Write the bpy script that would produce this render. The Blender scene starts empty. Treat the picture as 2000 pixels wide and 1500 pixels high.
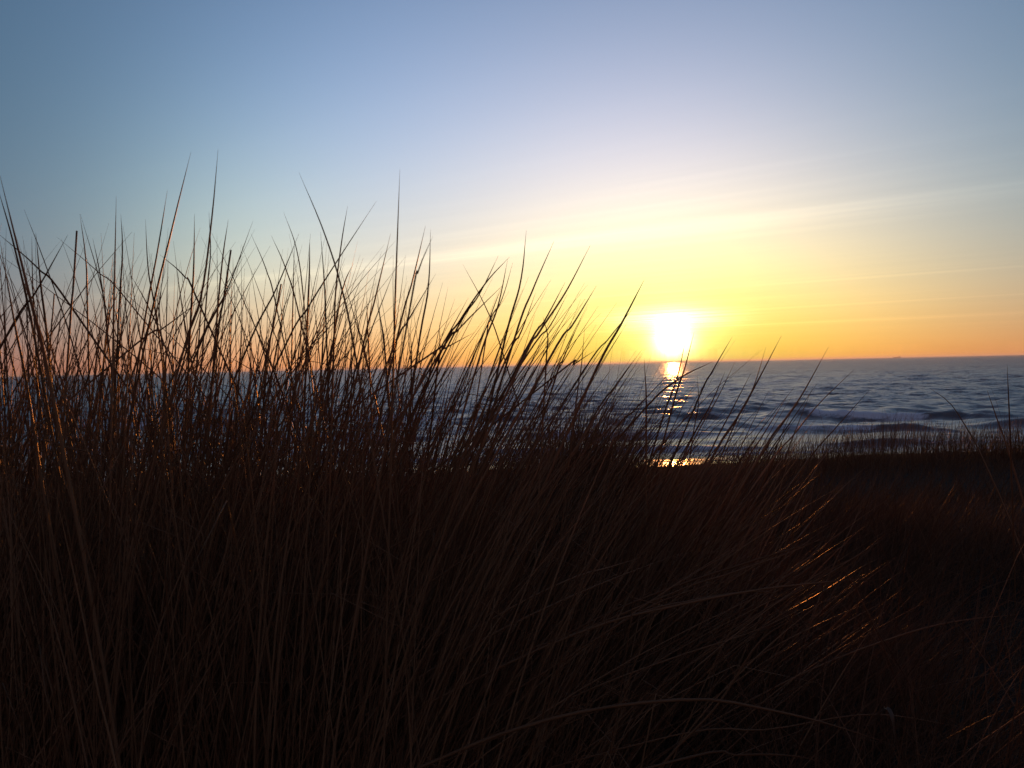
import bpy, math, random
import numpy as np
from mathutils import Matrix, Vector

sc = bpy.context.scene
COL = sc.collection
rng = np.random.default_rng(11)
R = math.radians

# ------------------------------------------------------------------ camera
F = 1963.0                      # focal length in pixels of the 2000 px wide photograph
EYE = np.array([0.0, 0.0, 6.0])
cd = bpy.data.cameras.new('camera')
cam = bpy.data.objects.new('camera', cd)
COL.objects.link(cam)
sc.camera = cam
cd.sensor_width = 36.0
cd.lens = 36.0 * F / 2000.0
cd.clip_start = 0.05
cd.clip_end = 200000.0
cam.matrix_world = Matrix.Translation(EYE) @ Matrix.Rotation(R(90 - 1.05), 4, 'X') @ Matrix.Rotation(R(-1.23), 4, 'Z')
cd.dof.use_dof = True
cd.dof.focus_distance = 4.0
cd.dof.aperture_fstop = 24.0
CR = np.array(cam.matrix_world.to_3x3())

# ------------------------------------------------------------------ sky
SUN_EL, SUN_AZ = R(1.22), R(9.14)
SUN_DIR = (math.sin(SUN_AZ) * math.cos(SUN_EL), math.cos(SUN_AZ) * math.cos(SUN_EL), math.sin(SUN_EL))
w = bpy.data.worlds.new('World')
sc.world = w
w.use_nodes = True
nt = w.node_tree
nt.nodes.clear()
def N(kind, **kw):
    n = nt.nodes.new(kind)
    for k, v in kw.items():
        setattr(n, k, v)
    return n
def put(sock, v):
    if hasattr(v, 'is_output'):
        nt.links.new(v, sock)
    else:
        sock.default_value = v
def M(op, a, b=0.0, clamp=False):
    n = N('ShaderNodeMath', operation=op, use_clamp=clamp)
    put(n.inputs[0], a); put(n.inputs[1], b)
    return n.outputs[0]
def V(op, a, b=None):
    n = N('ShaderNodeVectorMath', operation=op)
    put(n.inputs[0], a)
    if b is not None:
        put(n.inputs[1], b)
    return n.outputs['Value'] if op == 'DOT_PRODUCT' else n.outputs[0]
def scale(vec, s):
    n = N('ShaderNodeVectorMath', operation='SCALE')
    put(n.inputs[0], vec); put(n.inputs['Scale'], s)
    return n.outputs[0]
def expo(x, k):                 # exp(x * k)
    return M('EXPONENT', M('MULTIPLY', x, k))
D = V('NORMALIZE', N('ShaderNodeTexCoord').outputs['Generated'])
sx = N('ShaderNodeSeparateXYZ'); put(sx.inputs[0], D)
dz = M('MAXIMUM', sx.outputs[2], 0.0)
elev = M('MULTIPLY', M('ARCSINE', M('MINIMUM', dz, 1.0)), 57.29578)
def angle_to(u):
    c = M('MAXIMUM', M('MINIMUM', V('DOT_PRODUCT', D, tuple(u)), 1.0), -1.0)
    return M('MULTIPLY', M('ARCCOSINE', c), 57.29578)
sa = angle_to(SUN_DIR)
qa = angle_to((-0.19096858, 0.96268974, 0.1917276))
e30 = M('DIVIDE', elev, 30.0)
q13 = M('DIVIDE', qa, 13.0)
q8 = M('DIVIDE', angle_to((-0.28009443, 0.95655361, 0.08094628)), 8.0)
glow16 = expo(sa, -1 / 16)
feats = [1.0, e30, M('MULTIPLY', e30, e30), expo(elev, -1 / 2.5), expo(elev, -1 / 8), expo(sa, -1 / 5), glow16,
         M('DIVIDE', sa, 60.0), M('MULTIPLY', glow16, expo(elev, -1 / 6)), M('EXPONENT', M('MULTIPLY', M('MULTIPLY', q13, q13), -1.0)),
         M('EXPONENT', M('MULTIPLY', M('MULTIPLY', q8, q8), -1.0))]
COEF = [(-3.285, -1.882, -1.602), (0.39, -0.262, 0.211), (-0.11, 0.041, -0.076), (-0.353, -0.881, -1.044), (2.452, 0.73, 0.595), (-3.319, -1.921, -1.207), (5.537, 3.465, 3.078), (-0.217, -0.353, -0.346), (-2.662, -0.752, -3.758), (0.435, 0.408, 0.486), (0.378, 0.364, 0.149)]
acc = None
for f_, c_ in zip(feats, COEF):
    t_ = scale(c_, f_)
    acc = t_ if acc is None else V('ADD', acc, t_)
sp = N('ShaderNodeSeparateXYZ'); put(sp.inputs[0], acc)
cb = N('ShaderNodeCombineXYZ')
for i in range(3):
    put(cb.inputs[i], M('EXPONENT', sp.outputs[i]))
base = cb.outputs[0]
# high thin cirrus: parallel streaks on a flat layer, so they converge towards the horizon at the left
TA = R(-50)
den = M('MAXIMUM', sx.outputs[2], 0.012)
pa = M('DIVIDE', V('DOT_PRODUCT', D, (math.cos(TA), -math.sin(TA), 0)), den)     # across the streaks
pl = M('DIVIDE', V('DOT_PRODUCT', D, (math.sin(TA), math.cos(TA), 0)), den)      # along the streaks
def cloud_noise(sa_, sl_, scale_, det, off, rough=0.55):
    c = N('ShaderNodeCombineXYZ')
    put(c.inputs[0], M('MULTIPLY', pa, sa_)); put(c.inputs[1], M('MULTIPLY', pl, sl_)); c.inputs[2].default_value = off
    n = N('ShaderNodeTexNoise')
    put(n.inputs['Vector'], c.outputs[0]); n.inputs['Scale'].default_value = scale_
    n.inputs['Detail'].default_value = det; n.inputs['Roughness'].default_value = rough
    return n.outputs['Fac']
warp = M('MULTIPLY', M('SUBTRACT', cloud_noise(0.25, 0.12, 1.0, 2, 3.0), 0.5), 0.55)
pw = M('ADD', pa, warp)
def streak(p0, wid, k):
    u = M('DIVIDE', M('SUBTRACT', pw, p0), wid)
    return M('MULTIPLY', M('EXPONENT', M('MULTIPLY', M('MULTIPLY', u, u), -1.0)), k)
fine = cloud_noise(3.4, 0.16, 1.0, 8, 7.3, 0.66)
patch = cloud_noise(0.7, 0.06, 1.0, 3, 1.7)
fm = N('ShaderNodeMapRange'); put(fm.inputs[0], fine); fm.inputs[1].default_value = 0.36; fm.inputs[2].default_value = 0.72
pm = N('ShaderNodeMapRange'); put(pm.inputs[0], patch); pm.inputs[1].default_value = 0.36; pm.inputs[2].default_value = 0.66
cm = M('MULTIPLY', streak(6.5, 0.34, 0.66), M('ADD', 0.25, pm.outputs[0]))
for p0, wd, k in ((5.6, 0.34, 0.10), (7.2, 0.35, 0.10), (12.4, 0.16, 0.17), (18.2, 0.26, 0.24), (9.4, 0.5, 0.06), (15.2, 0.5, 0.05), (26.0, 0.8, 0.2)):
    cm = M('ADD', cm, streak(p0, wd, k))
thin = M('MULTIPLY', M('MULTIPLY', fm.outputs[0], pm.outputs[0]), 0.20)
cm = M('ADD', M('MULTIPLY', cm, M('ADD', 0.45, M('MULTIPLY', fm.outputs[0], 0.9))), thin)
# cirrus only towards the sunset half of the sky, thinning overhead
cm = M('MULTIPLY', cm, M('MINIMUM', 1.0, M('MULTIPLY', expo(elev, -1 / 11), 1.9)))
cm = M('MULTIPLY', cm, expo(sa, -1 / 34))
cl = scale((1.0, 0.86, 0.62), M('MULTIPLY', cm, 0.50))
cloud_lift = V('MULTIPLY', base, cl)
extra = scale((0.15, 0.125, 0.09), M('MULTIPLY', cm, glow16))
sky_col = V('ADD', V('ADD', base, cloud_lift), extra)
# bright aureole of the veiled sun
lowveil = M('MINIMUM', 1.0, M('ADD', 0.85, M('MULTIPLY', elev, 0.12)))
streaky = M('MULTIPLY', lowveil, M('ADD', 0.72, M('MULTIPLY', fm.outputs[0], 0.55)))
be = M('DIVIDE', M('SUBTRACT', elev, 2.45), 0.62)
band = M('MULTIPLY', M('EXPONENT', M('MULTIPLY', M('MULTIPLY', be, be), -1.0)), expo(M('MULTIPLY', sa, sa), -1 / 7.0))
band = M('MULTIPLY', band, M('ADD', 0.35, M('MULTIPLY', fm.outputs[0], 1.1)))
core = V('ADD', scale((2.6, 1.9, 0.80), expo(sa, -1 / 1.3)), scale((5.0, 4.0, 2.2), expo(M('MULTIPLY', sa, sa), -1 / 0.75)))
core = V('ADD', core, scale((1.0, 0.95, 0.95), band))
ring = scale((0.5, 0.34, 0.07), expo(sa, -1 / 2.6))
sky_col = V('ADD', sky_col, V('ADD', scale(core, streaky), ring))
belt = M('MULTIPLY', M('MAXIMUM', M('MULTIPLY', sx.outputs[1], -1.0), 0.0), expo(elev, -1 / 24))
sky_col = V('ADD', sky_col, scale((0.21, 0.110, 0.072), belt))
bg = N('ShaderNodeBackground'); put(bg.inputs[0], sky_col); bg.inputs[1].default_value = 1.0
nis = N('ShaderNodeTexSky'); nis.sky_type = 'NISHITA'; nis.sun_disc = False
nis.sun_elevation = SUN_EL; nis.sun_rotation = SUN_AZ
bg2 = N('ShaderNodeBackground'); put(bg2.inputs[0], nis.outputs[0]); bg2.inputs[1].default_value = 0.003
ad = N('ShaderNodeAddShader'); put(ad.inputs[0], bg.outputs[0]); put(ad.inputs[1], bg2.outputs[0])
wo = N('ShaderNodeOutputWorld'); put(wo.inputs[0], ad.outputs[0])
w.cycles.sampling_method = 'MANUAL'
w.cycles.sample_map_resolution = 2048

# ------------------------------------------------------------------ sun and exposure
sd = bpy.data.lights.new('sun', 'SUN')
sd.energy = 1.6
sd.angle = R(0.6)
sd.color = (1.0, 0.36, 0.09)
so = bpy.data.objects.new('sun', sd)
COL.objects.link(so)
so.rotation_euler = Vector(SUN_DIR).to_track_quat('Z', 'Y').to_euler()
sc.view_settings.view_transform = 'Standard'
sc.view_settings.look = 'None'
sc.view_settings.exposure = 0.0
sc.view_settings.gamma = 1.0
sc.cycles.max_bounces = 6
sc.cycles.diffuse_bounces = 3
sc.cycles.transmission_bounces = 4
sc.cycles.sample_clamp_indirect = 4.0

# ------------------------------------------------------------------ helpers
def tag(o, label=None, cat=None, group=None, kind=None):
    for k, v in (('label', label), ('category', cat), ('group', group), ('kind', kind)):
        if v:
            o[k] = v
    return o

def mesh_obj(name, verts, faces, mat, parent=None, smooth=True, attrs=None):
    verts = np.asarray(verts, dtype=np.float32)
    faces = np.asarray(faces, dtype=np.int32)
    me = bpy.data.meshes.new(name)
    me.vertices.add(len(verts)); me.vertices.foreach_set('co', verts.ravel())
    k = faces.shape[1]
    me.loops.add(faces.size); me.loops.foreach_set('vertex_index', faces.ravel())
    me.polygons.add(len(faces))
    me.polygons.foreach_set('loop_start', np.arange(len(faces), dtype=np.int32) * k)
    me.polygons.foreach_set('loop_total', np.full(len(faces), k, dtype=np.int32))
    me.polygons.foreach_set('use_smooth', np.full(len(faces), smooth))
    for an, av in (attrs or {}).items():
        a = me.attributes.new(an, 'FLOAT', 'POINT')
        a.data.foreach_set('value', np.asarray(av, dtype=np.float32))
    me.update(calc_edges=True)
    me.materials.append(mat)
    o = bpy.data.objects.new(name, me)
    COL.objects.link(o)
    if parent is not None:
        o.parent = parent
    return o

def empty(name, loc):
    o = bpy.data.objects.new(name, None)
    o.empty_display_size = 0.1
    o.location = loc
    COL.objects.link(o)
    return o

def rays(px, py):
    px, py = np.broadcast_arrays(np.asarray(px, float), np.asarray(py, float))
    v = np.stack([(px - 1000) / F, (750 - py) / F, -np.ones(px.shape)], -1)
    return v @ CR.T

def at(px, py, Y):              # the point seen at (px, py) that stands Y metres in front of the eye
    v = rays(px, py)
    return EYE + v * (np.asarray(Y, float) / v[..., 1])[..., None]

def on_sea(px, py):
    v = rays(px, py)
    return EYE + v * (-EYE[2] / v[..., 2])[..., None]

def vnoise(x, y, seed=0):       # smooth value noise
    x = np.asarray(x, float); y = np.asarray(y, float)
    xi = np.floor(x); yi = np.floor(y)
    fx = x - xi; fy = y - yi
    fx = fx * fx * (3 - 2 * fx); fy = fy * fy * (3 - 2 * fy)
    def h(a, b):
        s = np.sin(a * 127.1 + b * 311.7 + seed * 74.7) * 43758.5453
        return s - np.floor(s)
    return (h(xi, yi) * (1 - fx) + h(xi + 1, yi) * fx) * (1 - fy) + (h(xi, yi + 1) * (1 - fx) + h(xi + 1, yi + 1) * fx) * fy
def fbm(x, y, o=4, seed=0):
    s = 0; a = 0.5
    for i in range(o):
        s = s + a * vnoise(x * 2 ** i, y * 2 ** i, seed + i); a *= 0.5
    return s
def sstep(a, b, x):
    t = np.clip((x - a) / (b - a), 0, 1)
    return t * t * (3 - 2 * t)

# ------------------------------------------------------------------ materials
def material(name):
    m = bpy.data.materials.new(name)
    m.use_nodes = True
    t = m.node_tree
    t.nodes.clear()
    return m, t, t.nodes.new('ShaderNodeOutputMaterial')

def grass_material(name, dark, pale, gloss=0.13, rough=0.34, trans=0.42):
    m, t, out = material(name)
    L = t.links.new
    at_ = t.nodes.new('ShaderNodeAttribute'); at_.attribute_name = 'tone'
    ge = t.nodes.new('ShaderNodeNewGeometry')
    no = t.nodes.new('ShaderNodeTexNoise'); no.inputs['Scale'].default_value = 24; no.inputs['Detail'].default_value = 3
    L(ge.outputs['Position'], no.inputs['Vector'])
    ma = t.nodes.new('ShaderNodeMath'); ma.operation = 'MULTIPLY_ADD'
    L(no.outputs['Fac'], ma.inputs[0]); ma.inputs[1].default_value = 0.5; L(at_.outputs['Fac'], ma.inputs[2])
    su = t.nodes.new('ShaderNodeMath'); su.operation = 'SUBTRACT'; su.use_clamp = True
    L(ma.outputs[0], su.inputs[0]); su.inputs[1].default_value = 0.25
    mx = t.nodes.new('ShaderNodeMix'); mx.data_type = 'RGBA'
    L(su.outputs[0], mx.inputs[0]); mx.inputs[6].default_value = (*dark, 1); mx.inputs[7].default_value = (*pale, 1)
    di = t.nodes.new('ShaderNodeBsdfDiffuse'); L(mx.outputs[2], di.inputs['Color'])
    tr = t.nodes.new('ShaderNodeBsdfTranslucent')
    hs = t.nodes.new('ShaderNodeMix'); hs.data_type = 'RGBA'; hs.blend_type = 'MULTIPLY'; hs.inputs[0].default_value = 1
    L(mx.outputs[2], hs.inputs[6]); hs.inputs[7].default_value = (1.0, 0.72, 0.5, 1)
    L(hs.outputs[2], tr.inputs['Color'])
    s1 = t.nodes.new('ShaderNodeMixShader'); s1.inputs[0].default_value = trans
    L(di.outputs[0], s1.inputs[1]); L(tr.outputs[0], s1.inputs[2])
    gl = t.nodes.new('ShaderNodeBsdfGlossy'); gl.inputs['Roughness'].default_value = rough
    gl.inputs['Color'].default_value = (0.80, 0.62, 0.45, 1)
    fr = t.nodes.new('ShaderNodeLayerWeight'); fr.inputs['Blend'].default_value = 0.12
    fm_ = t.nodes.new('ShaderNodeMath'); fm_.operation = 'MULTIPLY_ADD'
    L(fr.outputs['Fresnel'], fm_.inputs[0]); fm_.inputs[1].default_value = gloss * 1.6; fm_.inputs[2].default_value = gloss * 0.18
    s2 = t.nodes.new('ShaderNodeMixShader'); L(fm_.outputs[0], s2.inputs[0])
    L(s1.outputs[0], s2.inputs[1]); L(gl.outputs[0], s2.inputs[2])
    L(s2.outputs[0], out.inputs[0])
    return m
GRASS = grass_material('dry_marram', (0.19, 0.100, 0.052), (0.42, 0.265, 0.15))
TURF = grass_material('dune_turf', (0.17, 0.088, 0.05), (0.34, 0.20, 0.12), gloss=0.05)
LEAF = grass_material('dead_leaf', (0.13, 0.095, 0.07), (0.22, 0.165, 0.125), gloss=0.08)

def sand_material():
    m, t, out = material('sand')
    L = t.links.new
    ge = t.nodes.new('ShaderNodeNewGeometry')
    no = t.nodes.new('ShaderNodeTexNoise'); no.inputs['Scale'].default_value = 3.5; no.inputs['Detail'].default_value = 8
    L(ge.outputs['Position'], no.inputs['Vector'])
    we = t.nodes.new('ShaderNodeAttribute'); we.attribute_name = 'wet'
    c1 = t.nodes.new('ShaderNodeMix'); c1.data_type = 'RGBA'
    L(no.outputs['Fac'], c1.inputs[0]); c1.inputs[6].default_value = (0.17, 0.13, 0.095, 1); c1.inputs[7].default_value = (0.27, 0.215, 0.16, 1)
    c2 = t.nodes.new('ShaderNodeMix'); c2.data_type = 'RGBA'
    L(we.outputs['Fac'], c2.inputs[0]); L(c1.outputs[2], c2.inputs[6]); c2.inputs[7].default_value = (0.06, 0.047, 0.036, 1)
    r = t.nodes.new('ShaderNodeMapRange'); L(we.outputs['Fac'], r.inputs[0]); r.inputs[3].default_value = 0.9; r.inputs[4].default_value = 0.24
    b = t.nodes.new('ShaderNodeBump'); b.inputs['Strength'].default_value = 0.25; b.inputs['Distance'].default_value = 0.02
    L(no.outputs['Fac'], b.inputs['Height'])
    p = t.nodes.new('ShaderNodeBsdfPrincipled')
    L(c2.outputs[2], p.inputs['Base Color']); L(r.outputs[0], p.inputs['Roughness']); L(b.outputs[0], p.inputs['Normal'])
    L(p.outputs[0], out.inputs[0])
    return m
def litter_material():
    m, t, out = material('dune_litter')
    L = t.links.new
    ge = t.nodes.new('ShaderNodeNewGeometry')
    no = t.nodes.new('ShaderNodeTexNoise'); no.inputs['Scale'].default_value = 22; no.inputs['Detail'].default_value = 9
    L(ge.outputs['Position'], no.inputs['Vector'])
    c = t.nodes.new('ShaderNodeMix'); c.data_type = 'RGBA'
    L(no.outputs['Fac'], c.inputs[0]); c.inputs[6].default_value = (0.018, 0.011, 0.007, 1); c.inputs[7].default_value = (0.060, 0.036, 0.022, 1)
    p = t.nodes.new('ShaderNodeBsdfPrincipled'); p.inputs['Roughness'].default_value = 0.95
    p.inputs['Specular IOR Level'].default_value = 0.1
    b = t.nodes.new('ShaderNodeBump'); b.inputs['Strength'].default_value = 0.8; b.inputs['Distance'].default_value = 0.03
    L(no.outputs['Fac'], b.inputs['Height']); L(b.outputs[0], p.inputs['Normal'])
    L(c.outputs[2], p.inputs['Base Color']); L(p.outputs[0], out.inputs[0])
    return m
SLOPE_BIAS = -0.05             # wavelets are steeper on their shoreward face
def sea_material():
    m, t, out = material('sea_water')
    L = t.links.new
    ge = t.nodes.new('ShaderNodeNewGeometry')
    mp = t.nodes.new('ShaderNodeMapping'); mp.inputs['Scale'].default_value = (0.45, 1.0, 1.0)
    L(ge.outputs['Position'], mp.inputs['Vector'])
    calm = t.nodes.new('ShaderNodeAttribute'); calm.attribute_name = 'chop'
    def vm(op, a_, b_):
        n = t.nodes.new('ShaderNodeVectorMath'); n.operation = op
        L(a_, n.inputs[0])
        if hasattr(b_, 'is_output'):
            L(b_, n.inputs[1])
        else:
            n.inputs[1].default_value = b_
        return n.outputs[0]
    slopes = None
    for sc_, am_ in ((0.22, 0.5), (0.9, 0.9), (3.4, 1.2)):     # swell ripples, wavelets, capillary ripples
        n1 = t.nodes.new('ShaderNodeTexNoise'); n1.inputs['Scale'].default_value = sc_; n1.inputs['Detail'].default_value = 2; n1.inputs['Roughness'].default_value = 0.6
        L(mp.outputs[0], n1.inputs['Vector'])
        q = vm('MULTIPLY', vm('SUBTRACT', n1.outputs['Color'], (0.5, 0.5, 0.5)), (am_ * 1.0, am_, 0))
        slopes = q if slopes is None else vm('ADD', slopes, q)
    slopes = vm('ADD', slopes, (0, SLOPE_BIAS, 0))
    sc2 = t.nodes.new('ShaderNodeVectorMath'); sc2.operation = 'SCALE'; L(slopes, sc2.inputs[0]); L(calm.outputs['Fac'], sc2.inputs['Scale'])
    nn = t.nodes.new('ShaderNodeVectorMath'); nn.operation = 'NORMALIZE'; L(vm('ADD', ge.outputs['Normal'], sc2.outputs[0]), nn.inputs[0])
    b = nn
    wat = t.nodes.new('ShaderNodeBsdfPrincipled')
    wat.inputs['Base Color'].default_value = (0.072, 0.060, 0.052, 1)
    wat.inputs['IOR'].default_value = 1.40
    wat.inputs['Specular IOR Level'].default_value = 0.9
    wat.inputs['Roughness'].default_value = 0.32
    L(b.outputs[0], wat.inputs['Normal'])
    fo = t.nodes.new('ShaderNodeBsdfPrincipled')
    fo.inputs['Base Color'].default_value = (0.80, 0.80, 0.82, 1); fo.inputs['Roughness'].default_value = 0.85
    fa = t.nodes.new('ShaderNodeAttribute'); fa.attribute_name = 'foam'
    n2 = t.nodes.new('ShaderNodeTexNoise'); n2.inputs['Scale'].default_value = 1.6; n2.inputs['Detail'].default_value = 8; n2.inputs['Roughness'].default_value = 0.7
    L(mp.outputs[0], n2.inputs['Vector'])
    ad_ = t.nodes.new('ShaderNodeMath'); ad_.operation = 'ADD'; L(fa.outputs['Fac'], ad_.inputs[0]); L(n2.outputs['Fac'], ad_.inputs[1])
    rm = t.nodes.new('ShaderNodeMapRange'); L(ad_.outputs[0], rm.inputs[0]); rm.inputs[1].default_value = 0.74; rm.inputs[2].default_value = 1.02
    mf = t.nodes.new('ShaderNodeMath'); mf.operation = 'MULTIPLY'; L(rm.outputs[0], mf.inputs[0]); mf.inputs[1].default_value = 0.95
    mx = t.nodes.new('ShaderNodeMixShader'); L(mf.outputs[0], mx.inputs[0]); L(wat.outputs[0], mx.inputs[1]); L(fo.outputs[0], mx.inputs[2])
    L(mx.outputs[0], out.inputs[0])
    return m
def paint_material(name, col):
    m, t, out = material(name)
    ge = t.nodes.new('ShaderNodeNewGeometry')
    no = t.nodes.new('ShaderNodeTexNoise'); no.inputs['Scale'].default_value = 0.3
    t.links.new(ge.outputs['Position'], no.inputs['Vector'])
    c = t.nodes.new('ShaderNodeMix'); c.data_type = 'RGBA'
    t.links.new(no.outputs['Fac'], c.inputs[0]); c.inputs[6].default_value = (*[v * 0.8 for v in col], 1); c.inputs[7].default_value = (*col, 1)
    p = t.nodes.new('ShaderNodeBsdfPrincipled'); p.inputs['Roughness'].default_value = 0.5
    t.links.new(c.outputs[2], p.inputs['Base Color']); t.links.new(p.outputs[0], out.inputs[0])
    return m

# ------------------------------------------------------------------ terrain: dune, beach
def ground_z(x, y):             # height of the dune and the beach
    x = np.asarray(x, float); y = np.asarray(y, float)
    top = 5.16 - 0.013 * np.clip(y - 2, 0, 7) + (0.027 * np.clip(x, -4, 2) + 0.012 * np.clip(x - 2, 0, 4)) * sstep(2, 8, y) + 0.08 * (fbm(x * 0.55 + 9.3, y * 0.55 + 2.1, 3, 5) - 0.45) + 0.15 * (fbm(x * 0.75 + 4.2, y * 0.3, 3, 31) - 0.47) * sstep(5, 8, y)
    crest = 8.6 + 0.9 * (vnoise(x * 0.35 + 3, x * 0 + 1.5, 8) - 0.5)
    slope = top - 0.34 * np.clip(y - crest, 0, 9) - 0.06 * np.clip(y - crest, 0, 0.8)
    beach = 1.15 - 0.0235 * (y - 18)
    return np.where(y < crest, top, np.maximum(slope, beach))
def grid(name, xs, ys, zf, mat, attrs=None, flip=False):
    X, Y = np.meshgrid(xs, ys)
    Z = zf(X, Y)
    v = np.stack([X, Y, Z], -1).reshape(-1, 3)
    nx, ny = len(xs), len(ys)
    i = np.arange(nx - 1)[None, :] + np.arange(ny - 1)[:, None] * nx
    f = np.stack([i, i + 1, i + 1 + nx, i + nx], -1).reshape(-1, 4)
    return mesh_obj(name, v, f, mat, attrs=attrs(X, Y) if attrs else None)
def span(*segs):
    return np.unique(np.concatenate([np.linspace(a, b, n) for a, b, n in segs]))
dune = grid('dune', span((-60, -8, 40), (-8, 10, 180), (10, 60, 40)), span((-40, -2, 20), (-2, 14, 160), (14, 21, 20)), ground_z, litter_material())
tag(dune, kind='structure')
def beach_z(x, y):
    return np.where(y < 15, 0.9, 1.15 - 0.0235 * (y - 18)) + 0.01 * (fbm(x * 0.12, y * 0.4, 3, 2) - 0.45)
SAND = sand_material()
beach = grid('beach', span((-400, -60, 40), (-60, 60, 200), (60, 400, 40)), span((-200, 10, 10), (10, 80, 240)), beach_z, SAND,
             lambda X, Y: {'wet': sstep(50, 56, Y + 5 * (fbm(X * 0.06, Y * 0.08, 3, 4) - 0.45)).ravel()})
tag(beach, kind='structure')

# ------------------------------------------------------------------ sea
def build_sea():
    rr = [54.0]
    while rr[-1] < 60000:
        r = rr[-1]
        rr.append(r + max(0.22, r * r / 6030 * 0.55 * (0.40 if r < 1200 else 1.0)))
    rr = np.array(rr)
    az = np.concatenate([np.linspace(-75, -33, 120, endpoint=False), np.linspace(-33, 33, 1000, endpoint=False), np.linspace(33, 75, 120)])
    A, Rr = np.meshgrid(np.radians(az), rr)
    X = Rr * np.tan(np.clip(A, -1.31, 1.31)); Y = Rr.copy()
    dr = np.gradient(rr)[:, None]
    Z = np.zeros_like(X); slope = np.zeros(len(rr))
    surf = sstep(120, 62, Y)                       # 1 in the surf zone
    g2 = np.random.default_rng(5)
    for k in range(80):
        lam = math.exp(g2.uniform(math.log(1.1), math.log(34)))
        th = R(-90 + g2.normal(0, 34) + 6)
        kx, ky = math.cos(th) * 2 * math.pi / lam, math.sin(th) * 2 * math.pi / lam
        amp = 0.0068 * lam ** 0.72
        if lam > 14:
            amp *= 0.8
        lod = sstep(1.6, 3.6, lam / dr)
        if lod.max() == 0:
            continue
        ph = kx * X + ky * Y + g2.uniform(0, 6.28)
        gust = 0.55 + 0.9 * vnoise(X / (lam * 5) + k, Y / (lam * 3.2) + 2 * k, k)
        s = np.sin(ph)
        Z += amp * lod * gust * (s + 0.25 * np.cos(2 * ph)) * (1 - 0.80 * surf)
    foam = np.zeros_like(X)
    # breaking crests: (crest points in the photograph, height in m, foam 0..1, foam from px, to px)
    crests = [
        ([(1450, 815, .15), (1560, 814, .5), (1650, 816, .85), (1740, 816, .9), (1810, 815, 1.15), (1870, 814, 1.0), (1950, 815, .5), (2060, 814, .2)], 0.82, 1550, 1800),
        ([(1380, 846, .3), (1500, 846, .55), (1640, 843, .8), (1720, 841, 1.0), (1770, 840, 1.2), (1830, 842, .7), (1920, 846, .25)], 0.52, 1300, 1730),
        ([(1590, 872, .3), (1680, 871, .9), (1760, 868, 1.0), (1850, 866, .6), (1990, 864, .5), (2100, 862, .3)], 0.46, 1780, 2100),
        ([(1880, 836, .1), (1950, 834, .9), (2010, 832, 1.1), (2100, 830, .8)], 0.50, 0, 0),
        ([(1120, 800, .2), (1190, 800, .9), (1250, 799, .9), (1330, 798, .3)], 0.50, 0, 0),
        ([(1230, 820, .1), (1290, 820, .8), (1380, 819, 1.0), (1470, 818, .2)], 0.55, 1390, 1500),
        ([(1500, 793, .1), (1560, 793, .9), (1660, 792, .9), (1740, 791, .2)], 0.52, 0, 0),
        ([(1720, 762, .1), (1790, 762, .9), (1870, 761, .8), (1910, 760, .1)], 0.55, 0, 0),
        ([(940, 852, .2), (1040, 853, .7), (1160, 853, 1.0), (1320, 851, .9), (1460, 849, .3)], 0.42, 1020, 1420),
        ([(880, 884, .3), (1000, 886, .8), (1180, 884, 1.0), (1340, 882, .9), (1480, 880, .6), (1600, 878, .2)], 0.34, 900, 1500),
        ([(320, 806, .2), (440, 806, .9), (560, 804, .9), (700, 802, .4), (760, 802, .1)], 0.55, 0, 0),
        ([(560, 822, .2), (680, 822, .9), (800, 821, 1.0), (960, 819, .7), (1100, 818, .1)], 0.55, 700, 880),
        ([(100, 835, .3), (260, 834, .9), (420, 832, 1.0), (560, 832, .3)], 0.6, 120, 300),
        ([(380, 862, .2), (520, 862, .9), (700, 860, .9), (860, 858, .5), (930, 857, .1)], 0.5, 500, 800),
        ([(0, 880, .5), (300, 884, 1.0), (620, 886, .8), (820, 888, .4)], 0.4, 0, 640),
        ([(500, 908, .5), (800, 906, .9), (1050, 900, .8), (1250, 896, .5)], 0.24, 400, 1250),
        ([(1250, 897, .4), (1420, 892, .8), (1560, 889, .8), (1760, 884, .7), (2000, 879, .6), (2150, 877, .4)], 0.22, 1250, 2200),
        ([(880, 776, .1), (960, 776, .8), (1060, 775, .7), (1120, 774, .1)], 0.4, 0, 0),
        ([(1340, 772, .1), (1400, 771, .8), (1480, 771, .8), (1530, 770, .1)], 0.42, 0, 0),
        ([(1560, 748, .1), (1620, 747, .8), (1700, 746, .1)], 0.45, 0, 0),
        ([(1900, 782, .1), (1960, 781, .9), (2080, 780, .6)], 0.5, 0, 0),
    ]
    for pts, h, f0, f1 in crests:
        P = on_sea([p[0] for p in pts], [p[1] for p in pts])
        hs = np.array([p[2] for p in pts])
        yc = np.interp(X, P[:, 0], P[:, 1])
        yc = yc + 1.6 * (vnoise(X * 0.11, X * 0 + h * 31, 3) - 0.5) + 0.5 * (vnoise(X * 0.5, X * 0 + h * 17, 4) - 0.5)
        hh = np.interp(X, P[:, 0], hs, left=0, right=0) * h
        hh = hh * sstep(P[0, 0] - 3, P[0, 0] + 5, X) * sstep(P[-1, 0] + 3, P[-1, 0] - 5, X) * (0.8 + 0.4 * vnoise(X * 0.3, X * 0 + h * 5, 6))
        u = Y - yc
        front = np.exp(-np.clip(-u / (0.75 * h + 0.35), 0, 9) ** 1.7)
        back = np.exp(-(np.clip(u, 0, None) / (3.0 * h + 1.0)) ** 1.5)
        prof = np.where(u < 0, front, back)
        Z += hh * prof
        Z -= 0.18 * hh * np.exp(-((u + 2.6 * h + 1.2) / (1.6 * h + 0.8)) ** 2)
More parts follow.
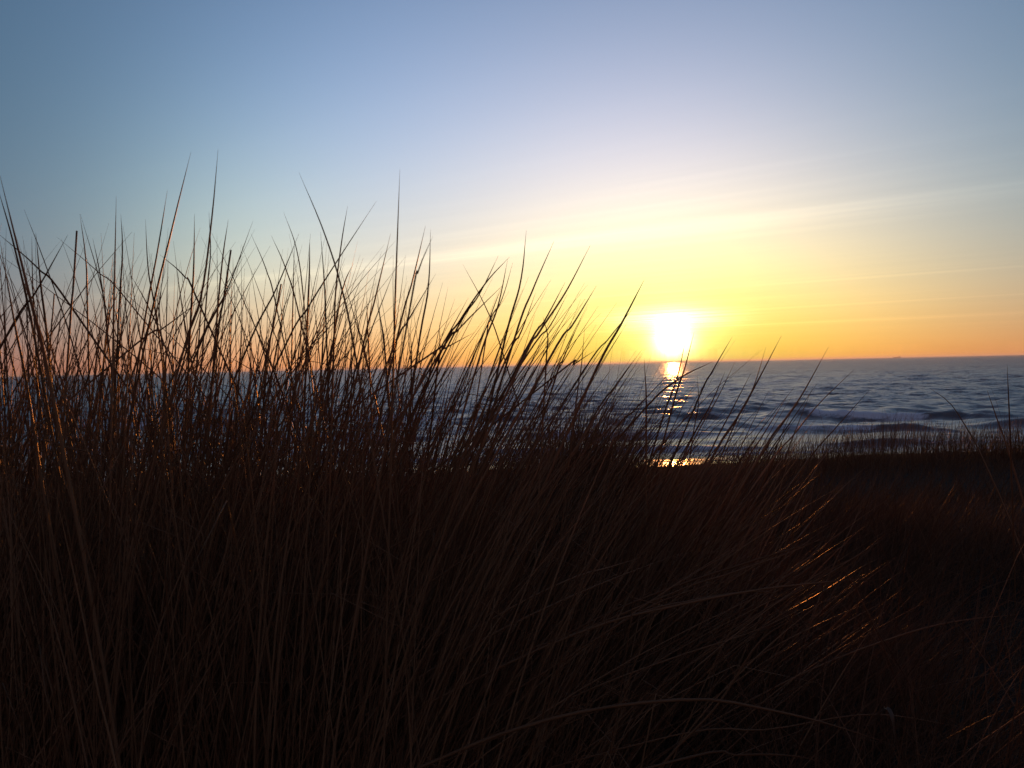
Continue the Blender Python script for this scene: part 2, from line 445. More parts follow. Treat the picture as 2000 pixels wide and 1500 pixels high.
        if f1 > f0:
            xa, xb = on_sea([f0, f1], [pts[0][1]] * 2)[:, 0]
            fx = sstep(xa - 1.5, xa + 2.5, X) * sstep(xb + 1.5, xb - 1.0, X)
            foam = np.maximum(foam, fx * np.clip(hh / h, 0, 1) * np.where(u < 0, np.exp(-np.clip(-u / (1.1 * h + 0.7), 0, 9) ** 2), np.exp(-np.clip(u / (1.6 * h + 0.5), 0, 9) ** 2)) * 0.75)
            foam = np.maximum(foam, fx * 0.33 * sstep(0, 2, u) * sstep(9 * h + 5, 1, u))
    foam = np.maximum(foam, 0.30 * sstep(72, 58, Y) * sstep(0.42, 0.62, fbm(X * 0.05, Y * 0.35, 3, 9)))
    # swash thins out over the sand
    edge = 58.5 + 3.5 * (fbm(X * 0.045 + 4, Y * 0 + 1, 3, 12) - 0.45)
    Z = Z * sstep(57, 64, Y) + 0.03 - 0.35 * sstep(edge, edge - 3.5, Y)
    zb = 1.15 - 0.0235 * (Y - 18)
    Z = np.maximum(Z, np.where(Y > edge, zb + 0.02, Z))
    chop = 0.12 + (1 + 0.9 * sstep(180, 700, Y)) * sstep(60, 190, Y) * (0.65 + 0.5 * fbm(X * 0.012, Y * 0.02, 3, 14))
    v = np.stack([X, Y, Z], -1).reshape(-1, 3)
    nx, ny = len(az), len(rr)
    i = np.arange(nx - 1)[None, :] + np.arange(ny - 1)[:, None] * nx
    f = np.stack([i, i + 1, i + 1 + nx, i + nx], -1).reshape(-1, 4)
    o = mesh_obj('sea', v, f, sea_material(), attrs={'foam': foam.ravel(), 'chop': np.broadcast_to(chop, X.shape).ravel()})
    tag(o, kind='structure')
    return o
build_sea()

# ------------------------------------------------------------------ ship on the horizon
def build_ship():
    import bmesh
    Y = 9000.0
    c = at(1752, 697, Y)
    root = empty('cargo_ship', (float(c[0]), Y, 0.0))
    root.rotation_euler.z = R(-9)
    root.scale = (0.68, 0.68, 0.72)
    tag(root, 'tiny grey cargo ship far out on the horizon line right of the sun', 'ship')
    hullm = paint_material('hull_paint', (0.30, 0.20, 0.17)); whm = paint_material('white_paint', (0.62, 0.58, 0.54)); dkm = paint_material('deck_paint', (0.36, 0.22, 0.17))
    def done(bm, name, m, parent):
        me = bpy.data.meshes.new(name); bm.normal_update(); bm.to_mesh(me); bm.free(); me.materials.append(m)
        o = bpy.data.objects.new(name, me); COL.objects.link(o); o.parent = parent; return o
    def box(bm, x0, x1, y0, y1, z0, z1, bev=0.0):
        r = bmesh.ops.create_cube(bm, size=1.0)
        bmesh.ops.scale(bm, vec=(x1 - x0, y1 - y0, z1 - z0), verts=r['verts'])
        bmesh.ops.translate(bm, vec=((x0 + x1) / 2, (y0 + y1) / 2, (z0 + z1) / 2), verts=r['verts'])
        if bev:
            bmesh.ops.bevel(bm, geom=list({e for v in r['verts'] for e in v.link_edges}), offset=bev, segments=1, affect='EDGES')
    # hull: lofted sections, bow to the left
    bm = bmesh.new()
    secs = []
    for x, wd, zt, zb in ((-46, 0.3, 12.5, 5), (-42, 3, 11.5, 0), (-34, 6.2, 9.8, -3), (-20, 7.5, 9.0, -4), (10, 7.5, 9.0, -4), (30, 7.3, 9.0, -4), (40, 6, 10.0, -2), (44, 5, 10.5, 1)):
        secs.append([bm.verts.new((x, sy * wd * k, z)) for sy, k, z in ((-1, 1, zt), (-1, .85, zb), (1, .85, zb), (1, 1, zt))])
    for a, b in zip(secs, secs[1:]):
        for j in range(4):
            bm.faces.new((a[j], b[j], b[(j + 1) % 4], a[(j + 1) % 4]))
    bm.faces.new(secs[0][::-1]); bm.faces.new(secs[-1])
    done(bm, 'hull', hullm, root)
    bm = bmesh.new()
    for x0 in (-28, -14, 0):
        box(bm, x0, x0 + 12, -5.5, 5.5, 9.0, 11.2, 0.3)
    done(bm, 'hatch_covers', dkm, root)
    bm = bmesh.new()
    box(bm, 20, 38, -6.5, 6.5, 9.1, 16, 0.3); box(bm, 21, 35, -6.2, 6.2, 16, 20, 0.3); box(bm, 21.5, 31, -7.2, 7.2, 20, 24, 0.3)
    sup = done(bm, 'superstructure', whm, root)
    bm = bmesh.new(); box(bm, 34, 38, -2, 2, 16, 26, 0.6)
    done(bm, 'funnel', dkm, sup)
    bm = bmesh.new()
    r = bmesh.ops.create_cone(bm, segments=8, radius1=0.5, radius2=0.25, depth=9, cap_ends=True); bmesh.ops.translate(bm, vec=(26, 0, 28.4), verts=r['verts'])
    done(bm, 'mast', whm, sup)
    bm = bmesh.new()
    r = bmesh.ops.create_cone(bm, segments=8, radius1=0.5, radius2=0.25, depth=9, cap_ends=True); bmesh.ops.translate(bm, vec=(-38, 0, 15), verts=r['verts'])
    done(bm, 'mast', whm, root)
build_ship()

# ------------------------------------------------------------------ grass blades
def resample(P, S):             # P (n,k,3) -> (n,S+1,3) along a Catmull-Rom curve through the k points
    n, k, _ = P.shape
    Q = np.concatenate([2 * P[:, :1] - P[:, 1:2], P, 2 * P[:, -1:] - P[:, -2:-1]], 1)
    out = np.empty((n, S + 1, 3))
    for i in range(S + 1):
        u = i / S * (k - 1)
        j = min(int(u), k - 2); t = u - j
        a, b, c, d = Q[:, j], Q[:, j + 1], Q[:, j + 2], Q[:, j + 3]
        out[:, i] = 0.5 * (2 * b + (c - a) * t + (2 * a - 5 * b + 4 * c - d) * t * t + (3 * b - a - 3 * c + d) * t ** 3)
    return out
def bezier(P0, P1, P2, S):
    t = np.linspace(0, 1, S + 1)[None, :, None]
    return (1 - t) ** 2 * P0[:, None] + 2 * t * (1 - t) * P1[:, None] + t * t * P2[:, None]
def tubes(curve, rad, sides=4, blunt=None, flat=0.75):
    """curve (n,S+1,3) from base to tip, rad (n,) in metres: rolled, tapering marram leaves"""
    n, S1, _ = curve.shape
    tan = np.gradient(curve, axis=1)
    tan /= np.linalg.norm(tan, axis=2, keepdims=True) + 1e-9
    ref = np.zeros((n, 1, 3)); a0 = rng.uniform(0, 6.28, n); ref[:, 0, 0] = np.cos(a0); ref[:, 0, 1] = np.sin(a0)
    u = np.cross(tan, np.broadcast_to(ref, tan.shape)); u /= np.linalg.norm(u, axis=2, keepdims=True) + 1e-9
    v = np.cross(tan, u)
    t = np.linspace(0, 1, S1)[None, :]
    prof = (1 - 0.22 * t) * np.clip(1 - t ** 5.5, 0.10, 1)
    if blunt is not None:
        prof = np.where(blunt[:, None], 1 - 0.15 * t, prof)
    r = rad[:, None] * prof
    an = np.arange(sides) / sides * 2 * math.pi
    ring = (u[:, :, None] * np.cos(an)[None, None, :, None] + v[:, :, None] * flat * np.sin(an)[None, None, :, None]) * r[:, :, None, None]
    V_ = (curve[:, :, None] + ring).reshape(-1, 3)
    b = np.arange(n)[:, None, None] * (S1 * sides) + np.arange(S1 - 1)[None, :, None] * sides
    j = np.arange(sides)[None, None, :]
    j2 = (j + 1) % sides
    f = np.stack([b + j, b + j2, b + j2 + sides, b + j + sides], -1).reshape(-1, 4)
    return V_, f, S1 * sides
def blades_obj(name, curve, rad, parent, mat=GRASS, sides=4, blunt=None, tone=None, origin=(0, 0, 0), flat=0.75):
    V_, f, per = tubes(curve, rad, sides, blunt, flat)
    n = len(curve)
    if tone is None:
        tone = np.clip(rng.normal(0.42, 0.34, n), 0, 1)
    return mesh_obj(name, V_ - np.asarray(origin), f, mat, parent, attrs={'tone': np.repeat(tone, per)})

def ground_py(px, Y):
    p = at(px, 1000.0, Y)
    return 714 - (np.asarray(px) - 1000) * 0.0215 + F * (EYE[2] - ground_z(p[..., 0], Y)) / Y

# blades traced from the photograph: (points tip -> low, distance in m, width in px[, 'b' for a broken blunt end])
HERO = {
 'left': [
  ([(0, 343), (57, 575), (100, 760)], 1.3, 7), ([(-5, 365), (30, 490), (75, 700)], 1.5, 6), ([(47, 409), (90, 520), (150, 700)], 1.8, 4),
  ([(-5, 455), (75, 525), (150, 615)], 1.7, 4), ([(133, 458), (70, 570), (0, 680)], 1.5, 5), ([(150, 451), (143, 560), (135, 660)], 1.5, 6, 'b'),
  ([(156, 418), (168, 512), (171, 617)], 1.8, 4), ([(157, 418), (199, 565), (212, 670)], 1.7, 4), ([(181, 465), (196, 540), (212, 670)], 1.9, 4),
  ([(227, 383), (224, 530), (221, 670)], 1.5, 5), ([(236, 418), (239, 495), (231, 635)], 1.8, 4), ([(106, 574), (102, 625), (98, 680)], 1.6, 5, 'b'),
  ([(70, 455), (80, 560), (95, 690)], 1.7, 5), ([(62, 462), (64, 560), (70, 690)], 2.0, 3.5), ([(0, 470), (30, 640), (60, 800)], 1.4, 5),
  ([(9, 500), (40, 620), (80, 760)], 1.9, 4), ([(5, 485), (-15, 560), (-50, 700)], 1.7, 4), ([(105, 540), (50, 640), (0, 720)], 1.9, 3.5)],
 'tall': [
  ([(284, 428), (290, 530), (308, 640)], 1.9, 4), ([(327, 371), (308, 488), (273, 687)], 1.6, 4.5), ([(373, 297), (336, 446), (280, 687)], 1.5, 4.5),
  ([(426, 292), (413, 432), (392, 582), (350, 715)], 1.4, 5.5), ([(380, 418), (378, 530), (371, 652)], 1.6, 5), ([(408, 413), (411, 495), (402, 600)], 1.9, 4),
  ([(446, 428), (434, 512), (420, 670)], 1.8, 4), ([(451, 488), (437, 582), (420, 698)], 1.5, 6, 'b'), ([(494, 432), (444, 565), (385, 687)], 1.7, 4.5),
  ([(312, 497), (360, 540), (392, 600)], 2.0, 3.5), ([(254, 535), (290, 600), (330, 700)], 2.1, 3.5), ([(400, 580), (320, 640), (220, 710)], 1.6, 4.5),
  ([(110, 462), (190, 530), (268, 610)], 1.9, 3.5), ([(330, 540), (300, 620), (262, 720)], 2.0, 4)],
 'crossing': [
  ([(490, 456), (521, 530), (546, 628)], 1.8, 4), ([(584, 337), (630, 446), (665, 555), (696, 705)], 1.4, 4.5), ([(554, 414), (581, 495), (598, 635)], 1.8, 3.5),
  ([(584, 456), (539, 565), (472, 705)], 1.6, 4.5), ([(735, 393), (659, 509), (600, 603), (545, 700)], 1.5, 4.5), ([(679, 402), (668, 467), (656, 565), (652, 670)], 1.9, 3.5),
  ([(781, 331), (775, 495), (770, 652)], 1.3, 5), ([(626, 453), (633, 547), (637, 640)], 1.7, 4), ([(763, 456), (733, 582), (701, 715)], 1.5, 5),
  ([(831, 441), (806, 547), (771, 680)], 1.6, 4.5), ([(845, 462), (817, 530), (796, 628)], 1.0, 4), ([(841, 448), (836, 565), (813, 705)], 1.7, 4),
  ([(851, 535), (796, 628), (761, 698)], 1.7, 4), ([(734, 581), (747, 645), (754, 715)], 1.6, 5), ([(605, 468), (604, 540), (600, 640)], 1.9, 4),
  ([(530, 460), (560, 530), (590, 640)], 1.9, 3.5), ([(549, 555), (535, 630), (515, 740)], 1.5, 7, 'b'), ([(690, 570), (700, 640), (720, 720)], 1.8, 3.5),
  ([(575, 468), (573, 560), (570, 680)], 1.9, 3.5), ([(716, 570), (718, 640), (722, 720)], 1.8, 3.5), ([(690, 515), (672, 556), (655, 640)], 2.0, 3.5), ([(800, 640), (804, 690), (803, 740)], 2.1, 3.5)],
 'windblown': [
  ([(974, 498), (936, 575), (869, 687)], 1.7, 4.5), ([(995, 502), (950, 551), (897, 628), (850, 712)], 1.7, 4.5), ([(1002, 512), (978, 590), (936, 670)], 1.8, 4), ([(992, 505), (971, 603), (930, 720)], 1.8, 4),
  ([(1028, 450), (1016, 554), (978, 698)], 1.6, 4.5), ([(1082, 471), (1041, 565), (999, 680)], 1.7, 4.5), ([(1153, 479), (1104, 572), (1051, 652), (1013, 719)], 1.7, 5),
  ([(1104, 551), (1065, 624), (1016, 705)], 1.8, 5), ([(1165, 558), (1118, 635), (1065, 715)], 1.6, 5.5), ([(1258, 547), (1216, 628), (1146, 761)], 1.8, 5),
  ([(983, 556), (897, 642), (845, 712)], 1.6, 4.5), ([(915, 581), (866, 670), (824, 740)], 1.7, 4.5), ([(904, 516), (950, 603), (985, 700)], 2.6, 3.5),
  ([(1135, 621), (1100, 701), (1079, 757)], 1.9, 4.5), ([(1142, 640), (1135, 719), (1125, 790)], 1.9, 3.5), ([(1046, 572), (1016, 652), (980, 720)], 1.8, 4),
  ([(1238, 600), (1190, 660), (1130, 740)], 1.9, 3.5), ([(1161, 685), (1120, 712), (1070, 745)], 1.8, 3.5), ([(858, 630), (859, 690), (850, 760)], 1.9, 4), ([(980, 560), (958, 620), (945, 690)], 1.9, 3.5),
  ([(1108, 575), (1072, 640), (1022, 705)], 2.0, 4), ([(1060, 618), (1070, 660), (1066, 720)], 2.0, 4), ([(925, 650), (870, 680), (800, 720)], 1.9, 3.5), ([(1240, 700), (1200, 756), (1150, 830)], 2.0, 4.5)],
 'thin': [
  ([(1526, 656), (1480, 744), (1440, 816), (1392, 892)], 2.2, 5.5), ([(1496, 678), (1470, 760), (1430, 840)], 2.4, 4), ([(1618, 678), (1568, 768), (1536, 816), (1488, 884)], 2.2, 5),
  ([(1668, 722), (1600, 788), (1548, 852), (1504, 904)], 2.5, 4), ([(1698, 762), (1632, 836), (1570, 910)], 2.6, 3.5), ([(1430, 658), (1392, 724), (1360, 788)], 2.3, 4),
  ([(1436, 706), (1400, 780), (1350, 870)], 2.6, 3.5), ([(1416, 726), (1388, 790), (1340, 880)], 2.5, 3.5), ([(1356, 648), (1336, 724), (1312, 800)], 2.2, 3.5),
  ([(1320, 716), (1240, 800), (1190, 852)], 2.2, 4.5), ([(1392, 706), (1320, 744), (1240, 820)], 2.2, 4.5), ([(1258, 700), (1262, 770), (1262, 840)], 2.4, 4),
  ([(1652, 822), (1610, 890), (1570, 960)], 2.4, 4), ([(1595, 750), (1540, 830), (1480, 920)], 2.6, 3.5), ([(1466, 730), (1430, 800), (1380, 900)], 2.5, 4), ([(1362, 735), (1364, 790), (1352, 860)], 2.6, 3.5),
  ([(1340, 660), (1322, 740), (1290, 830)], 2.6, 3.5), ([(1300, 760), (1262, 830), (1200, 920)], 2.3, 4), ([(1540, 770), (1490, 850), (1440, 930)], 2.6, 3.5)],
 'arching': [
  ([(1745, 1455), (1615, 1413), (1500, 1386), (1370, 1366), (1190, 1381), (1036, 1416), (860, 1482)], 1.35, 7), ([(1700, 1130), (1600, 1138), (1468, 1154), (1312, 1185), (1155, 1227), (903, 1340)], 1.5, 5.5),
  ([(1253, 1089), (1190, 1108), (1102, 1136), (924, 1231)], 1.6, 5), ([(1650, 1040), (1560, 1068), (1485, 1091), (1300, 1152), (1120, 1232)], 1.7, 5), ([(1640, 1035), (1540, 1080), (1420, 1122), (1290, 1168)], 1.8, 4),
  ([(1559, 1203), (1482, 1255), (1398, 1381), (1300, 1486)], 1.4, 5), ([(1620, 1492), (1545, 1476), (1440, 1475), (1300, 1491)], 1.3, 5), ([(1990, 1200), (1890, 1210), (1790, 1231), (1632, 1287), (1480, 1360)], 1.9, 4),
  ([(790, 1285), (799, 1400), (803, 1500)], 1.3, 4.5), ([(10, 980), (105, 1217), (168, 1486)], 1.1, 5), ([(105, 950), (150, 1147), (192, 1353), (224, 1486)], 1.1, 5.5), ([(575, 980), (497, 1140), (413, 1297), (336, 1437)], 1.2, 5),
  ([(367, 1280), (294, 1364), (217, 1490)], 1.2, 5), ([(930, 1000), (780, 1060), (640, 1160), (520, 1260)], 1.5, 5), ([(1110, 960), (880, 1110), (700, 1240), (560, 1370)], 1.4, 5), ([(1330, 1080), (1150, 1150), (960, 1240), (780, 1350)], 1.5, 5),
  ([(1730, 1050), (1690, 1075), (1620, 1120), (1500, 1190)], 2.1, 4.5), ([(1720, 1090), (1690, 1104), (1600, 1160), (1480, 1230)], 2.1, 4.5), ([(1640, 1030), (1600, 1076), (1520, 1130)], 2.2, 4), ([(1540, 1170), (1480, 1155), (1340, 1175), (1180, 1220)], 1.7, 4),
  ([(1600, 1170), (1480, 1230), (1300, 1290), (1100, 1370)], 1.6, 4.5), ([(1460, 1120), (1280, 1180), (1100, 1290), (900, 1420)], 1.5, 5), ([(1880, 1420), (1700, 1395), (1500, 1425), (1300, 1440)], 1.5, 4)],
}
def hero_curves(items, S=14):
    out = []
    for it in items:
        pts, Y, wd = it[0], it[1], it[2]
        x2, y2 = pts[-1]; x1, y1 = pts[-2]
        gy = float(ground_py(x2, Y))
        dy = gy - y2
        if dy > 60:
            sl = np.clip((x2 - x1) / max(y2 - y1, 14), -4.2, 4.2)
            pts = pts + [(x2 + sl * dy * 0.40, y2 + dy * 0.5), (x2 + sl * dy * 0.70, gy)]
        pts = pts[::-1]
        k = len(pts)
        dep = Y * (1 + 0.10 * np.linspace(0, 1, k) * rng.uniform(-1, 1))
        P = at(np.array([p[0] for p in pts], float), np.array([p[1] for p in pts], float), dep)
        P[0, 2] = min(P[0, 2], float(ground_z(P[0, 0], P[0, 1])) - 0.02)
        out.append((resample(P[None], S), np.array([0.55 * (wd * 0.72 if len(it) > 3 else wd) / F * Y]), np.array([len(it) > 3])))
    return out
def env_top(x):
    return np.interp(x, [0, 100, 230, 300, 430, 600, 780, 860, 1030, 1150, 1255, 1330, 1520, 1620, 1700, 2000],
                     [430, 455, 430, 440, 440, 455, 470, 540, 520, 540, 620, 690, 720, 760, 830, 860])
def random_curves(n, x0, x1, y_from, y_to, lean, sd_, d0, d1, S=12, pw=0.6, wpx=(2.8, 5.0), arch=1.0):
    tx = rng.uniform(x0, x1, n)
    top = env_top(tx) if y_from is None else np.full(n, float(y_from))
    ty = top + (y_to - top) * rng.uniform(0, 1, n) ** pw
    Y = rng.uniform(d0, d1, n)
    ln = np.radians(np.interp(tx, lean[0], lean[1]) + rng.normal(0, sd_, n))
    ln = np.clip(ln, -1.0, 1.15)
    by = ground_py(tx, Y)
    dy = np.maximum(by - ty, 60)
    tl = np.tan(ln)
    bx = tx - tl * dy * 0.78
    cx = bx + np.tan(ln * 0.55) * dy * 0.55 + rng.normal(0, 0.05, n) * dy
    cy = by - dy * 0.56 * (1 + 0.10 * (arch - 1))
    dt = 1 + rng.uniform(-0.12, 0.12, n)
    P0 = at(bx, by, Y); P1 = at(cx, cy, Y * (1 + dt) / 2); P2 = at(tx, ty, Y * dt)
    P0[:, 2] = ground_z(P0[:, 0], P0[:, 1]) - 0.01
    rad = rng.uniform(*wpx, n) * 0.5 / F * np.maximum(Y, 1.5) * 0.9
    rad = np.clip(rad, 0.0008, 0.0026)
    c = bezier(P0, P1, P2, S)
    fold = np.where(rng.uniform(0, 1, n) < 0.09)[0]          # some tips are snapped over
    k = int(S * 0.82)
    seg = c[fold, -1] - c[fold, k]
    ln_ = np.linalg.norm(seg, axis=1, keepdims=True)
    d_ = np.stack([rng.normal(0.75, 0.5, len(fold)), rng.normal(0, 0.5, len(fold)), rng.uniform(-0.9, -0.1, len(fold))], -1)
    d_ *= 0.8 * ln_ / (np.linalg.norm(d_, axis=1, keepdims=True) + 1e-6)
    for j in range(k + 1, S + 1):
        c[fold, j] = c[fold, k] + d_ * ((j - k) / (S - k))
    return c, rad
LEAN = ([0, 150, 450, 650, 850, 1100, 1300, 1700], [2, 4, 7, 11, 20, 29, 33, 36])
def tussock(key, label, fills, floor_px, depth):
    p = at(np.array([float(floor_px)]), np.array([1000.0]), np.array([depth]))[0]
    loc = (float(p[0]), float(depth), float(ground_z(p[0], depth)))
    root = empty('marram_tussock', loc)
    tag(root, label, 'grass tussock', 'marram tussocks in the foreground')
    for c, r, b in hero_curves(HERO[key], 22):
        blades_obj('blade', c, r, root, sides=6, blunt=b, origin=loc)
    if fills:
        cs, rs = zip(*[random_curves(**f) for f in fills])
        o = blades_obj('foliage', np.concatenate(cs), np.concatenate(rs), root, origin=loc, sides=5)
        o['kind'] = 'stuff'
    return root
def fill(n, x0, x1, yf, yt, sd_=11, d=(1.3, 3.2), **kw):
    return dict(n=int(n * 1.65), x0=x0, x1=x1, y_from=yf, y_to=yt, lean=LEAN, sd_=sd_, d0=d[0], d1=d[1], **kw)
tussock('left', 'upright dark tussock cut by the left edge, with thick blades tilting left above the sea',
        [fill(150, -60, 230, None, 900, 16, pw=0.9, wpx=(3.2, 5.4)), fill(24, -40, 230, None, 640, 9, wpx=(3.6, 5.6)), fill(260, -80, 240, 640, 1000, 18), fill(330, -120, 300, 800, 1400, 14, (1.3, 2.6))], 60, 1.7)
tussock('tall', 'tallest straight tussock, with the two highest blade tips against the blue sky',
        [fill(150, 220, 500, None, 900, 14, pw=0.9, wpx=(3.2, 5.4)), fill(24, 220, 500, None, 640, 9, wpx=(3.6, 5.6)), fill(230, 220, 500, 640, 1000, 17), fill(300, 180, 560, 800, 1450, 13, (1.3, 2.6))], 290, 1.75)
tussock('crossing', 'tussock of crossing blades between the tallest tussock and the windblown one',
        [fill(150, 480, 850, None, 880, 12, pw=0.9, wpx=(3.2, 5.4)), fill(30, 480, 850, None, 650, 9, wpx=(3.6, 5.6)), fill(240, 480, 860, 650, 1000, 15), fill(330, 480, 900, 800, 1450, 12, (1.3, 2.6))], 500, 1.75)
tussock('windblown', 'windblown tussock whose slanting blades all sweep right, towards the setting sun',
        [fill(95, 840, 1260, None, 900, 6, pw=0.8, wpx=(3.2, 5.4)), fill(20, 840, 1200, None, 690, 5, wpx=(3.6, 5.6)), fill(180, 850, 1270, 690, 1000, 7), fill(290, 860, 1330, 880, 1400, 9, (1.4, 2.8))], 700, 1.9)
tussock('thin', 'sparse thin tussock of long slanting stems in front of the sun glitter on the sea',
        [fill(80, 1180, 1620, 740, 960, 7, (2.0, 3.4), pw=0.8), fill(120, 1150, 1480, 830, 1050, 9, (2.0, 3.4)), fill(60, 1400, 1720, 880, 1150, 9, (2.0, 3.6))], 1150, 2.4)
LEAN2 = ([-200, 200, 500, 900, 1300, 2000], [-14, 2, 22, 42, 50, 52])
tussock('arching', 'low tussock of long pale blades arching right, close to the bottom edge',
        [dict(n=170, x0=500, x1=1750, y_from=980, y_to=1480, lean=LEAN2, sd_=12, d0=1.4, d1=2.4, wpx=(3, 5)), dict(n=75, x0=1440, x1=1770, y_from=900, y_to=1260, lean=([1400, 1800], [54, 58]), sd_=5, d0=1.8, d1=2.6, wpx=(3.5, 5)), dict(n=40, x0=1330, x1=1640, y_from=820, y_to=1000, lean=([1300, 1700], [38, 44]), sd_=6, d0=2.0, d1=2.8, wpx=(3.5, 5))], 700, 1.5)

def clump(px, Y, wpx, top_py, n, label, group, lean=12, name='grass_clump', rad=(0.0009, 0.0018)):
    p = at(np.array([float(px)]), np.array([1000.0]), np.array([Y]))[0]
    x0 = p[0]; wm = wpx / F * Y
    loc = np.array([x0, Y, float(ground_z(x0, Y))])
    h = (float(ground_py(float(px), Y)) - top_py) / F * Y * 1.05
    a = rng.normal(0, 0.35, n) * wm; b = rng.normal(0, 0.35, n) * wm
    P0 = np.stack([x0 + a, Y + b, ground_z(x0 + a, Y + b) - 0.01], -1)
    hh = h * (1.12 - 0.55 * np.clip(np.hypot(a, b * 0.5) / wm, 0, 1)) * rng.uniform(0.62, 1.1, n)
    ln = np.radians(rng.normal(lean, 10, n)) + a / wm * 0.3
    ly = rng.normal(0, 0.12, n)
    P2 = P0 + np.stack([np.tan(np.clip(ln, -1, 1)) * hh, ly * hh, hh], -1)
    P1 = P0 + (P2 - P0) * 0.5 + np.stack([-np.tan(np.clip(ln, -1, 1)) * hh * 0.22, hh * 0, hh * 0.06], -1)
    c = bezier(P0, P1, P2, 7)
    root = empty(name, loc)
    o = blades_obj('foliage', c, rng.uniform(*rad, n), root, origin=loc, sides=3)
    o['kind'] = 'stuff'
    tag(root, label, 'grass clump', group)
    return o
CG = 'small grass clumps along the dune crest'
clump(1090, 3.4, 150, 818, 2600, 'rounded bushy clump in front of the surf, just left of the golden sand glint', CG, 10)
clump(1310, 6.2, 110, 890, 260, 'low tuft directly below the sun, in front of the golden glint', CG, 20)
clump(1470, 7.6, 140, 852, 420, 'feathery low clump on the crest at the right end of the golden glint', CG, 10)
clump(1610, 8.0, 150, 838, 420, 'loose open clump on the crest between the feathery clump and the ragged one', CG, 8)
clump(1750, 8.2, 210, 812, 700, 'tallest ragged clump on the right part of the dune crest, below the breaking wave', CG, 4)
clump(1880, 8.3, 160, 826, 480, 'short clump just right of the tallest ragged clump on the crest', CG, 2)
clump(1985, 8.3, 140, 818, 420, 'short clump cut by the right edge of the photograph, on the crest', CG, 0)
# lone stems on the right crest
for pts, Y, wd, lab in (([(1816, 758), (1856, 788), (1888, 836), (1912, 880)], 3.2, 4, 'single curved stem bending left, above the right dune crest'),
                        ([(1928, 762), (1948, 820), (1968, 876)], 3.4, 4, 'single straight stem tilting left, next to the upright stem by the right edge'),
                        ([(1967, 712), (1970, 780), (1974, 876)], 3.2, 3.5, 'single upright stem, the tallest near the right edge of the sea')):
    (c, r, b), = hero_curves([(pts, Y, wd)])
    base = c[0, 0].copy()
    o = blades_obj('marram_shoot', c, r, None, sides=6, origin=base)
    o.location = base
    tag(o, lab, 'grass shoot', 'lone stems on the right')

# dead curled leaf near the bottom right
def dead_leaf():
    pts = [(1696, 1418), (1712, 1398), (1727, 1384), (1737, 1388), (1743, 1405), (1746, 1430), (1747, 1452)]
    P = at(np.array([p[0] for p in pts], float), np.array([p[1] for p in pts], float), np.array([1.61, 1.60, 1.58, 1.57, 1.56, 1.57, 1.59]))
    c = resample(P[None], 18)[0]
    wid = 0.0032 * np.sin(np.linspace(0.25, 2.9, 19)) + 0.0006
    tan = np.gradient(c, axis=0); tan /= np.linalg.norm(tan, axis=1, keepdims=True)
    side = np.cross(tan, np.array([0.25, -0.8, 0.5])); side /= np.linalg.norm(side, axis=1, keepdims=True)
    up = np.cross(side, tan)
    rows = []
    for k, dz_ in ((-1, 0.35), (-0.5, 0.1), (0, 0), (0.5, 0.1), (1, 0.35)):
        rows.append(c + side * (wid * k)[:, None] + up * (wid * dz_)[:, None])
    top = np.stack(rows, 1); bot = top - up[:, None] * 0.0005
    n, k = top.shape[:2]
    V_ = np.concatenate([top.reshape(-1, 3), bot.reshape(-1, 3)])
    fs = []
    off = n * k
    for i in range(n - 1):
        for j in range(k - 1):
            a = i * k + j
            fs.append((a, a + 1, a + 1 + k, a + k)); fs.append((off + a, off + a + k, off + a + 1 + k, off + a + 1))
        for j in (0, k - 1):
            a = i * k + j
            fs.append((a, a + k, off + a + k, off + a))
    base = c[0].copy()
    o = mesh_obj('dead_leaf', V_ - base, fs, LEAF, attrs={'tone': np.full(len(V_), 0.6)})
    o.location = base
    tag(o, 'pale curled dead leaf caught in the dark grass near the bottom right corner', 'leaf')
dead_leaf()

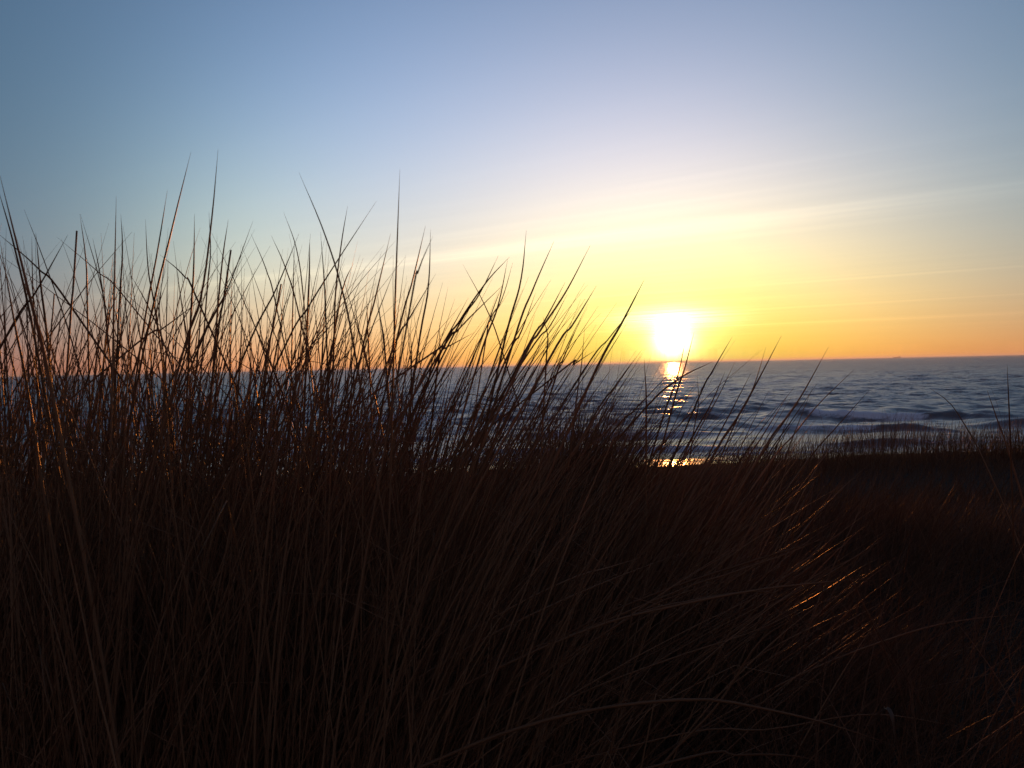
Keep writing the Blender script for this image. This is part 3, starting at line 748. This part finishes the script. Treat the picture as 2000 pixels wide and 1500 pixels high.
# short grass and litter that covers the whole dune: nobody could count it
def turf():
    parts = []
    rads = []
    def scatter(n, xa, xb, ya, yb, h0, h1, lean, sdl, S=6):
        y = np.sqrt(rng.uniform(ya * ya, yb * yb, n)); x = rng.uniform(xa, xb, n) * y
        z = ground_z(x, y)
        cl = sstep(0.25, 0.75, fbm(x * 1.6, y * 1.6, 3, 21))
        h = rng.uniform(h0, h1, n) * (0.25 + 1.25 * cl)
        ln = np.radians(rng.normal(lean, sdl, n)); ly = rng.normal(0, 0.3, n)
        tl = np.tan(np.clip(ln, -1.2, 1.2))
        h = h / np.sqrt(1 + 0.8 * np.clip(tl * tl - 0.3, 0, None))      # leaning stems reach less high
        P0 = np.stack([x, y, z - 0.01], -1)
        P2 = P0 + np.stack([tl * h, ly * h, h], -1)
        P1 = P0 + (P2 - P0) * 0.5 + np.stack([-tl * h * 0.2, h * 0, h * 0.12], -1)
        parts.append(bezier(P0, P1, P2, S)); rads.append(rng.uniform(0.0007, 0.0016, n))
    scatter(12000, -0.75, 0.12, 1.6, 5.0, 0.26, 0.66, 13, 15)      # left and centre, deep grass
    scatter(10000, -0.12, 0.42, 2.0, 6.0, 0.10, 0.30, 26, 18)      # centre
    scatter(22000, 0.10, 0.75, 1.3, 6.0, 0.06, 0.24, 18, 26)       # right foreground
    scatter(20000, -0.65, 0.75, 5.0, 9.3, 0.05, 0.16, 10, 24)     # back of the dune and crest
    scatter(5000, -0.7, 0.12, 7.2, 9.2, 0.06, 0.20, 6, 18)
    scatter(6000, 0.12, 0.75, 7.0, 9.3, 0.05, 0.17, 6, 24)
    scatter(700, 0.08, 0.75, 6.5, 9.0, 0.18, 0.48, 10, 22)
    scatter(1600, -0.6, 0.6, 1.5, 3.6, 0.20, 0.55, 10, 52)     # tangled dead stems
    scatter(900, -0.2, 0.75, 1.4, 4.0, 0.15, 0.45, 35, 40)
    c = np.concatenate(parts); r = np.concatenate(rads)
    o = blades_obj('dune_grass', c, r, None, mat=TURF, sides=3)
    tag(o, 'dense short dry grass covering the dark dune', 'grass', kind='stuff')
turf()

# ------------------------------------------------------------------ sea air
HAZE = 5.5e-5
if HAZE:
    X0, X1, Y0, Y1, Z0, Z1 = -70000, 70000, -300, 62000, -6, 32
    v = [(x, y, z) for z in (Z0, Z1) for y in (Y0, Y1) for x in (X0, X1)]
    f = [(0, 2, 3, 1), (4, 5, 7, 6), (0, 1, 5, 4), (2, 6, 7, 3), (0, 4, 6, 2), (1, 3, 7, 5)]
    hm, ht, ho = material('sea_air')
    pv = ht.nodes.new('ShaderNodeVolumePrincipled')
    pv.inputs['Color'].default_value = (0.82, 0.80, 0.80, 1)
    pv.inputs['Density'].default_value = HAZE
    pv.inputs['Anisotropy'].default_value = 0.55
    ht.links.new(pv.outputs[0], ho.inputs['Volume'])
    hz = mesh_obj('haze', v, f, hm, smooth=False)
    tag(hz, 'thin salty evening haze over the sea', 'haze', kind='stuff')
    sc.cycles.volume_bounces = 0
